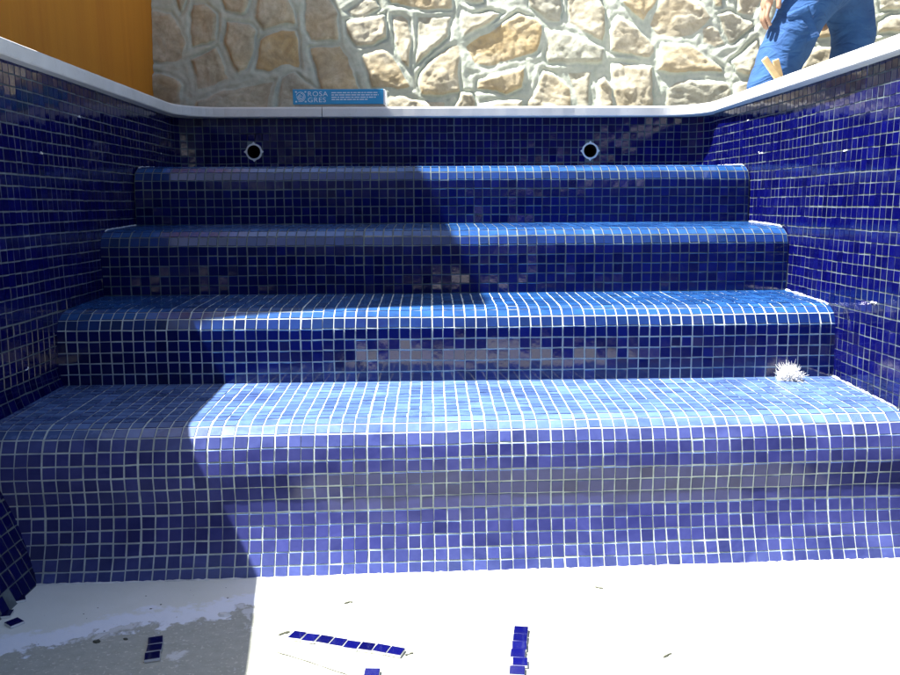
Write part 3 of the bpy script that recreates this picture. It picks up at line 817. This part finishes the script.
def chip(name, pts, w_, label, cat, m=M["chip"], seed=0, grp="mortar chips on the pool floor"):
    mb = MB(); r = np.random.default_rng(seed)
    c0 = Vector(pts[0]); fine = []
    for a_, c2 in zip(pts[:-1], pts[1:]):
        for s in np.linspace(0, 1, 7)[:-1]: fine.append(tuple((Vector(a_).lerp(Vector(c2), s) - c0) + Vector((r.normal(0, 0.0006), r.normal(0, 0.0006), 0))))
    fine.append(tuple(Vector(pts[-1]) - c0))
    rad = list(w_ * (0.35 + 0.9 * r.random(len(fine)))); rad[0] = rad[-1] = w_ * 0.15
    mb.tube(fine, rad, 6)
    o = mb.build(name, m); c0.z += floor_z(c0.x, c0.y); o.location = c0
    return tag(o, label, cat, grp)
F = 0.0012
chip("mortar_sliver", [(-0.317, 1.341, F), (-0.245, 1.300, F), (-0.185, 1.262, F)], 0.0009, "long thin grey sliver of dried mortar nearer than the eight tile row", "mortar sliver", seed=1)
chip("mortar_sliver", [(-0.322, 1.398, F), (-0.303, 1.409, F)], 0.0022, "short dark sliver at the end of the eight tile row", "mortar sliver", seed=2)
chip("mortar_sliver", [(-0.220, 1.513, F), (-0.202, 1.519, F)], 0.0018, "grey sliver on the sunlit floor between step and eight tile row", "mortar sliver", seed=3)
chip("mortar_sliver", [(0.265, 1.566, F), (0.283, 1.556, F)], 0.0015, "dark sliver close to the step on the sunny floor", "mortar sliver", seed=4)
chip("mortar_sliver", [(0.330, 1.300, F), (0.348, 1.314, F)], 0.0017, "grey sliver alone on the sunny floor beyond the tile row pointing at the viewer", "mortar sliver", seed=5)
chip("mortar_sliver", [(-0.098, 1.321, F), (-0.083, 1.331, F)], 0.0016, "thin sliver touching the last tile of the eight tile row", "mortar sliver", seed=6)
def lump(name, loc, s, label, m, seed):
    r = np.random.default_rng(seed); mb = MB(); n = 9
    ring = [(math.cos(2 * math.pi * q / n) * s * r.uniform(0.7, 1.2), math.sin(2 * math.pi * q / n) * s * r.uniform(0.5, 0.9)) for q in range(n)]
    mb.v = [(x, y, 0) for x, y in ring] + [(x * 0.7, y * 0.7, s * 0.35 * r.uniform(0.8, 1.2)) for x, y in ring]
    mb.f = [tuple(range(n, 2 * n)), tuple(reversed(range(n)))] + [(q, (q + 1) % n, n + (q + 1) % n, n + q) for q in range(n)]
    mb.m = [0] * len(mb.f); mb.r = [0.5] * len(mb.f)
    o = mb.build(name, m); o.location = (loc[0], loc[1], floor_z(loc[0], loc[1])); return tag(o, label, "mortar lump", "mortar lumps on the pool floor")
lump("mortar_lump", (-0.632, 1.385, F - 0.001), 0.0075, "small dark lump on the shaded floor between loose tiles and tile piece", M["chip"], 11)
lump("mortar_lump", (-0.585, 1.392, F - 0.001), 0.005, "tiny dark lump close beside the piece of three tiles", M["chip"], 12)
lump("mortar_lump", (-0.435, 1.475, F - 0.001), 0.012, "round pale daub of mortar on the worn floor near the shadow edge", M["bead"], 13)

# crumbs of mortar and glass swept about the floor
r = np.random.default_rng(123); mb = MB()
for q in range(130):
    x = r.uniform(-0.80, 0.93) if r.random() < 0.3 else r.normal(-0.55, 0.13); y = r.uniform(1.15, 1.62)
    if x < -0.80: continue
    zf = floor_z(x, y)
    sz_ = 0.0006 + 0.0022 * r.random() ** 3; n = 5; k = len(mb.v); a0 = r.uniform(0, 6)
    ring = [(x + sz_ * math.cos(a0 + 2 * math.pi * t / n) * r.uniform(0.6, 1.5), y + sz_ * math.sin(a0 + 2 * math.pi * t / n) * r.uniform(0.6, 1.5)) for t in range(n)]
    mb.v += [(u, v, zf - 0.0002) for u, v in ring] + [(x + r.normal(0, sz_ * 0.2), y, zf + sz_ * 0.45)]
    m_ = int(r.choice([0, 1, 1, 2, 2]))
    for t in range(n): mb.f.append((k + t, k + (t + 1) % n, k + n)); mb.m.append(m_); mb.r.append(0.5)
tag(mb.build("mortar_crumbs", [M["chip"], M["bead"], M["cement"]]), "fine mortar crumbs scattered over the pool floor", "mortar crumbs", kind="stuff")

# tuft of white fibre on the lowest tread
mb = MB(); r = np.random.default_rng(77)
for q in range(2600):
    az = r.uniform(0, 2 * math.pi); el = math.radians(abs(r.normal(20, 32))) % (math.pi / 2)
    L = r.uniform(0.006, 0.025); d = Vector((math.cos(az) * math.cos(el) * 1.15, math.sin(az) * math.cos(el) * 0.7, math.sin(el) * 1.0))
    p = Vector((r.normal(0, 0.012), r.normal(0, 0.006), 0.003 + abs(r.normal(0, 0.007))))
    bend = Vector((r.normal(0, 0.006), r.normal(0, 0.006), r.uniform(-0.006, 0.003)))
    pts = [p, p + d * L * 0.5 + bend * 0.3, p + d * L + bend]
    pts = [Vector((a_.x * 0.72, a_.y, max(a_.z * 1.3, 0.001))) for a_ in pts]
    mb.tube(pts, [0.0008, 0.0007, 0.0003], 3, cap=False)
for q in range(26):
    c0 = Vector((r.normal(0, 0.008), r.normal(0, 0.006), 0.009 + abs(r.normal(0, 0.009)))); rd = r.uniform(0.006, 0.010)
    mb.tube([c0 + Vector((-rd, 0, 0)), c0 + Vector((-rd * 0.5, 0, rd * 0.1)), c0 + Vector((rd * 0.5, 0, rd * 0.2)), c0 + Vector((rd, 0, 0))], [rd * 0.3, rd * 0.9, rd * 0.9, rd * 0.3], 8)
o = mb.build("cotton_tuft", M["fluff"], smooth=True); o.location = (0.838, 2.048, 0.3045)
tag(o, "small white fluffy tuft of fibre on the lowest tread", "cotton tuft")

# two pale wooden handles resting on the side coping
def handle(a_, b_, wd, label):
    a_, b_ = Vector(a_), Vector(b_)
    mb = MB(); d = b_ - a_; L = d.length
    mb.box(-wd / 2, wd / 2, -0.006, 0.006, 0, L)
    o = mb.build("wooden_handle", M["wood"], bevel=0.0025)
    o.location = a_; o.rotation_mode = "QUATERNION"; o.rotation_quaternion = Vector((0, 0, 1)).rotation_difference(d.normalized())
    return tag(o, label, "wooden handle", "wooden tool handles on the side coping")
handle((1.196, 3.02, 1.118), (1.095, 2.99, 1.232), 0.022, "long pale wooden handle leaning towards the stone wall on the coping")
handle((1.192, 3.045, 1.118), (1.150, 3.03, 1.234), 0.022, "shorter brown wooden handle standing steeper beside the trouser leg")

# ------------------------------------------------------------------ person
P0 = Vector((1.47, 3.36, ZG))
man = empty("person", P0)
tag(man, "person in blue work trousers striding along the paving beside the pool", "person")
def W(x, y, z): return (x - P0.x, y - P0.y, z - P0.z)
# body (skin)
V = [W(1.49, 3.38, 1.57), W(1.48, 3.38, 1.78), W(1.46, 3.38, 2.00), W(1.445, 3.38, 2.13), W(1.425, 3.38, 2.19), W(1.405, 3.38, 2.28), W(1.40, 3.38, 2.37),
     W(1.43, 3.28, 1.53), W(1.215, 3.28, 1.15), W(1.23, 3.28, 0.76), W(1.07, 3.27, 0.69),
     W(1.59, 3.46, 1.53), W(1.61, 3.46, 1.14), W(1.68, 3.47, 0.77), W(1.53, 3.47, 0.69),
     W(1.45, 3.20, 2.04), W(1.36, 3.19, 1.77), W(1.222, 3.25, 1.560),
     W(1.47, 3.56, 2.04), W(1.58, 3.60, 1.77), W(1.56, 3.58, 1.53), W(1.55, 3.57, 1.43)]
E_ = [(0, 1), (1, 2), (2, 3), (3, 4), (4, 5), (5, 6), (0, 7), (7, 8), (8, 9), (9, 10), (0, 11), (11, 12), (12, 13), (13, 14), (3, 15), (15, 16), (16, 17), (3, 18), (18, 19), (19, 20), (20, 21)]
R_ = [0.13, 0.125, 0.14, 0.09, 0.05, 0.085, 0.07, 0.065, 0.038, 0.034, 0.03, 0.065, 0.038, 0.034, 0.03, 0.055, 0.042, 0.027, 0.055, 0.042, 0.027, 0.03]
# hand of the near arm: palm, four fingers, thumb
k0 = len(V)
V += [W(1.204, 3.252, 1.515), W(1.192, 3.252, 1.472)]; R_ += [(0.026, 0.018), (0.030, 0.016)]
E_ += [(17, k0), (k0, k0 + 1)]
for q, (dy, L, rad) in enumerate(((-0.026, 0.066, 0.0088), (-0.009, 0.076, 0.0092), (0.009, 0.070, 0.0088), (0.025, 0.054, 0.0078))):
    i0 = len(V); bx_, by_ = 1.187 + abs(dy) * 0.25, 3.252 + dy
    V += [W(bx_, by_, 1.450), W(bx_ - 0.008, by_ + 0.1 * dy, 1.450 - L * 0.5), W(bx_ + 0.010, by_ - 0.05 * dy, 1.450 - L)]
    R_ += [rad, rad * 0.95, rad * 0.75]; E_ += [(k0 + 1, i0), (i0, i0 + 1), (i0 + 1, i0 + 2)]
i0 = len(V)
V += [W(1.222, 3.236, 1.498), W(1.230, 3.226, 1.470), W(1.226, 3.222, 1.442)]; R_ += [0.011, 0.0105, 0.008]; E_ += [(k0, i0), (i0, i0 + 1), (i0 + 1, i0 + 2)]

import bmesh
def make_skin(name, V, E, R, m, parent, sub=2, **kw):
    bm = bmesh.new(); lay = bm.verts.layers.skin.verify()
    vs = [bm.verts.new(v) for v in V]
    for q, v in enumerate(vs):
        r_ = R[q]; v[lay].radius = (r_, r_) if not hasattr(r_, "__len__") else r_
    vs[0][lay].use_root = True
    for a_, c2 in E: bm.edges.new((vs[a_], vs[c2]))
    me = bpy.data.meshes.new(name); bm.to_mesh(me); bm.free()
    o = bpy.data.objects.new(name, me); COL.objects.link(o); o.parent = parent; me.materials.append(m)
    s = o.modifiers.new("skin", "SKIN"); s.use_smooth_shade = True
    if sub:
        q = o.modifiers.new("subsurf", "SUBSURF"); q.levels = q.render_levels = sub
    d = kw.get("displace", 0)
    if d:
        t = bpy.data.textures.new(name + "_folds", "CLOUDS"); t.noise_scale = kw.get("tscale", 0.1); t.noise_depth = 2
        q = o.modifiers.new("folds", "DISPLACE"); q.texture = t; q.strength = d; q.mid_level = 0.5; q.texture_coords = "LOCAL"
    return o
make_skin("body", V, E_, R_, M["skin"], man)
# trousers
V = [W(1.49, 3.38, 1.60), W(1.49, 3.38, 1.72), W(1.40, 3.30, 1.56), W(1.325, 3.285, 1.40), W(1.225, 3.28, 1.17), W(1.215, 3.28, 0.98), W(1.225, 3.28, 0.76),
     W(1.585, 3.44, 1.57), W(1.625, 3.455, 1.40), W(1.61, 3.46, 1.16), W(1.63, 3.465, 0.98), W(1.67, 3.47, 0.78)]
E_ = [(0, 1), (0, 2), (2, 3), (3, 4), (4, 5), (5, 6), (0, 7), (7, 8), (8, 9), (9, 10), (10, 11)]
R_ = [(0.15, 0.14), 0.145, 0.115, 0.098, 0.085, 0.082, 0.085, 0.095, 0.085, 0.08, 0.08, 0.085]
tr = make_skin("trousers", V, E_, R_, M["denim"], man, 3, displace=0.022, tscale=0.09)
# shirt, sleeves
V = [W(1.48, 3.38, 1.70), W(1.475, 3.38, 1.86), W(1.455, 3.38, 2.04), W(1.44, 3.38, 2.12), W(1.45, 3.19, 2.05), W(1.40, 3.165, 1.87), W(1.47, 3.57, 2.05), W(1.55, 3.595, 1.87)]
make_skin("shirt", V, [(0, 1), (1, 2), (2, 3), (2, 4), (4, 5), (2, 6), (6, 7)], [0.15, 0.15, 0.155, 0.075, 0.075, 0.068, 0.075, 0.068], M["shirt"], man, 2, displace=0.015)
make_skin("hair", [W(1.43, 3.38, 2.36), W(1.46, 3.38, 2.33), W(1.475, 3.38, 2.27)], [(0, 1), (1, 2)], [0.088, 0.082, 0.06], M["hair"], man, 2)
for dy in (-0.033, 0.033):
    mb = MB(); mb.tube([W(1.328, 3.38 + dy, 2.30), W(1.318, 3.38 + dy, 2.30)], [0.010, 0.004], 10); mb.build("eye", M["eye"], man, smooth=True)
mb = MB(); mb.tube([W(1.325, 3.38, 2.305), W(1.305, 3.38, 2.275), W(1.300, 3.38, 2.262), W(1.325, 3.38, 2.255)], [0.008, 0.012, 0.015, 0.008], 8); mb.build("nose", M["skin"], man, smooth=True)
mb = MB(); mb.tube([W(1.330, 3.355, 2.228), W(1.322, 3.38, 2.230), W(1.330, 3.405, 2.228)], [0.003, 0.006, 0.003], 8); mb.build("mouth", M["boot"], man, smooth=True)
for dy in (-0.085, 0.085):
    mb = MB(); mb.tube([W(1.405, 3.38 + dy, 2.315), W(1.415, 3.38 + dy * 1.08, 2.29), W(1.405, 3.38 + dy, 2.255)], [0.008, 0.014, 0.007], 8); mb.build("ear", M["skin"], man, smooth=True)
for (ax, ay, az), (tx_, ty_) in (((1.235, 3.28, 0.78), (1.06, 3.27)), ((1.685, 3.47, 0.78), (1.51, 3.47))):
    make_skin("boot", [W(ax, ay, az), W(ax + 0.01, ay, 0.70), W((ax + tx_) / 2, ay, 0.695), W(tx_, ty_, 0.69)], [(0, 1), (1, 2), (2, 3)], [0.052, 0.048, 0.043, 0.038], M["boot"], man, 2)
# cargo pocket on the near thigh
mb = MB()
Mp = Matrix.Translation(W(1.300, 3.199, 1.40)) @ Matrix.Rotation(math.radians(-26), 4, "Y") @ Matrix.Rotation(math.radians(-24), 4, "Z")
mb.box(-0.035, 0.04, 0.000, 0.02, -0.085, 0.030, M=Mp); mb.box(-0.037, 0.042, -0.004, 0.02, 0.012, 0.038, M=Mp)
mb.build("pocket", M["denim"], man, bevel=0.006)

# ------------------------------------------------------------------ light
SUN = Vector((-0.49, -0.065, 1.0)).normalized()          # towards the sun
elev = math.asin(SUN.z); azim = math.atan2(SUN.x, SUN.y)
ld = bpy.data.lights.new("sun", "SUN"); ld.energy = 5.0; ld.angle = math.radians(0.5); ld.color = (1.0, 0.97, 0.91)
lo_ = bpy.data.objects.new("sun", ld); COL.objects.link(lo_)
lo_.rotation_mode = "QUATERNION"; lo_.rotation_quaternion = Vector((0, 0, 1)).rotation_difference(SUN)
lo_.location = SUN * 20
wd = bpy.data.worlds.new("World"); scene.world = wd; wd.use_nodes = True
nt = wd.node_tree; bg = nt.nodes["Background"]
sky = nt.nodes.new("ShaderNodeTexSky"); sky.sky_type = "NISHITA"; sky.sun_disc = False
sky.sun_elevation = elev; sky.sun_rotation = azim; sky.altitude = 100; sky.air_density = 1.0; sky.dust_density = 2.5; sky.ozone_density = 1.0
nt.links.new(sky.outputs["Color"], bg.inputs["Color"]); bg.inputs["Strength"].default_value = 0.057

# ------------------------------------------------------------------ camera
cd = bpy.data.cameras.new("camera"); cam = bpy.data.objects.new("camera", cd); COL.objects.link(cam)
cd.sensor_width = 36; cd.sensor_fit = "HORIZONTAL"; cd.lens = CAM["f"] / 900 * 36; cd.clip_start = 0.05; cd.clip_end = 400
f_, r_, u_ = (Vector(v) for v in AX)
cam.matrix_world = Matrix(((r_.x, u_.x, -f_.x, CAM["cx"]), (r_.y, u_.y, -f_.y, 0.0), (r_.z, u_.z, -f_.z, CAM["cz"]), (0, 0, 0, 1)))
scene.camera = cam

vs = scene.view_settings
scene.display_settings.display_device = "sRGB"
vs.view_transform = "Standard"; vs.look = "None"; vs.gamma = 1.0; vs.use_curve_mapping = False; vs.exposure = 2.05
scene.render.engine = "CYCLES"
scene.cycles.use_denoising = True
scene.cycles.max_bounces = 8
scene.cycles.caustics_reflective = False
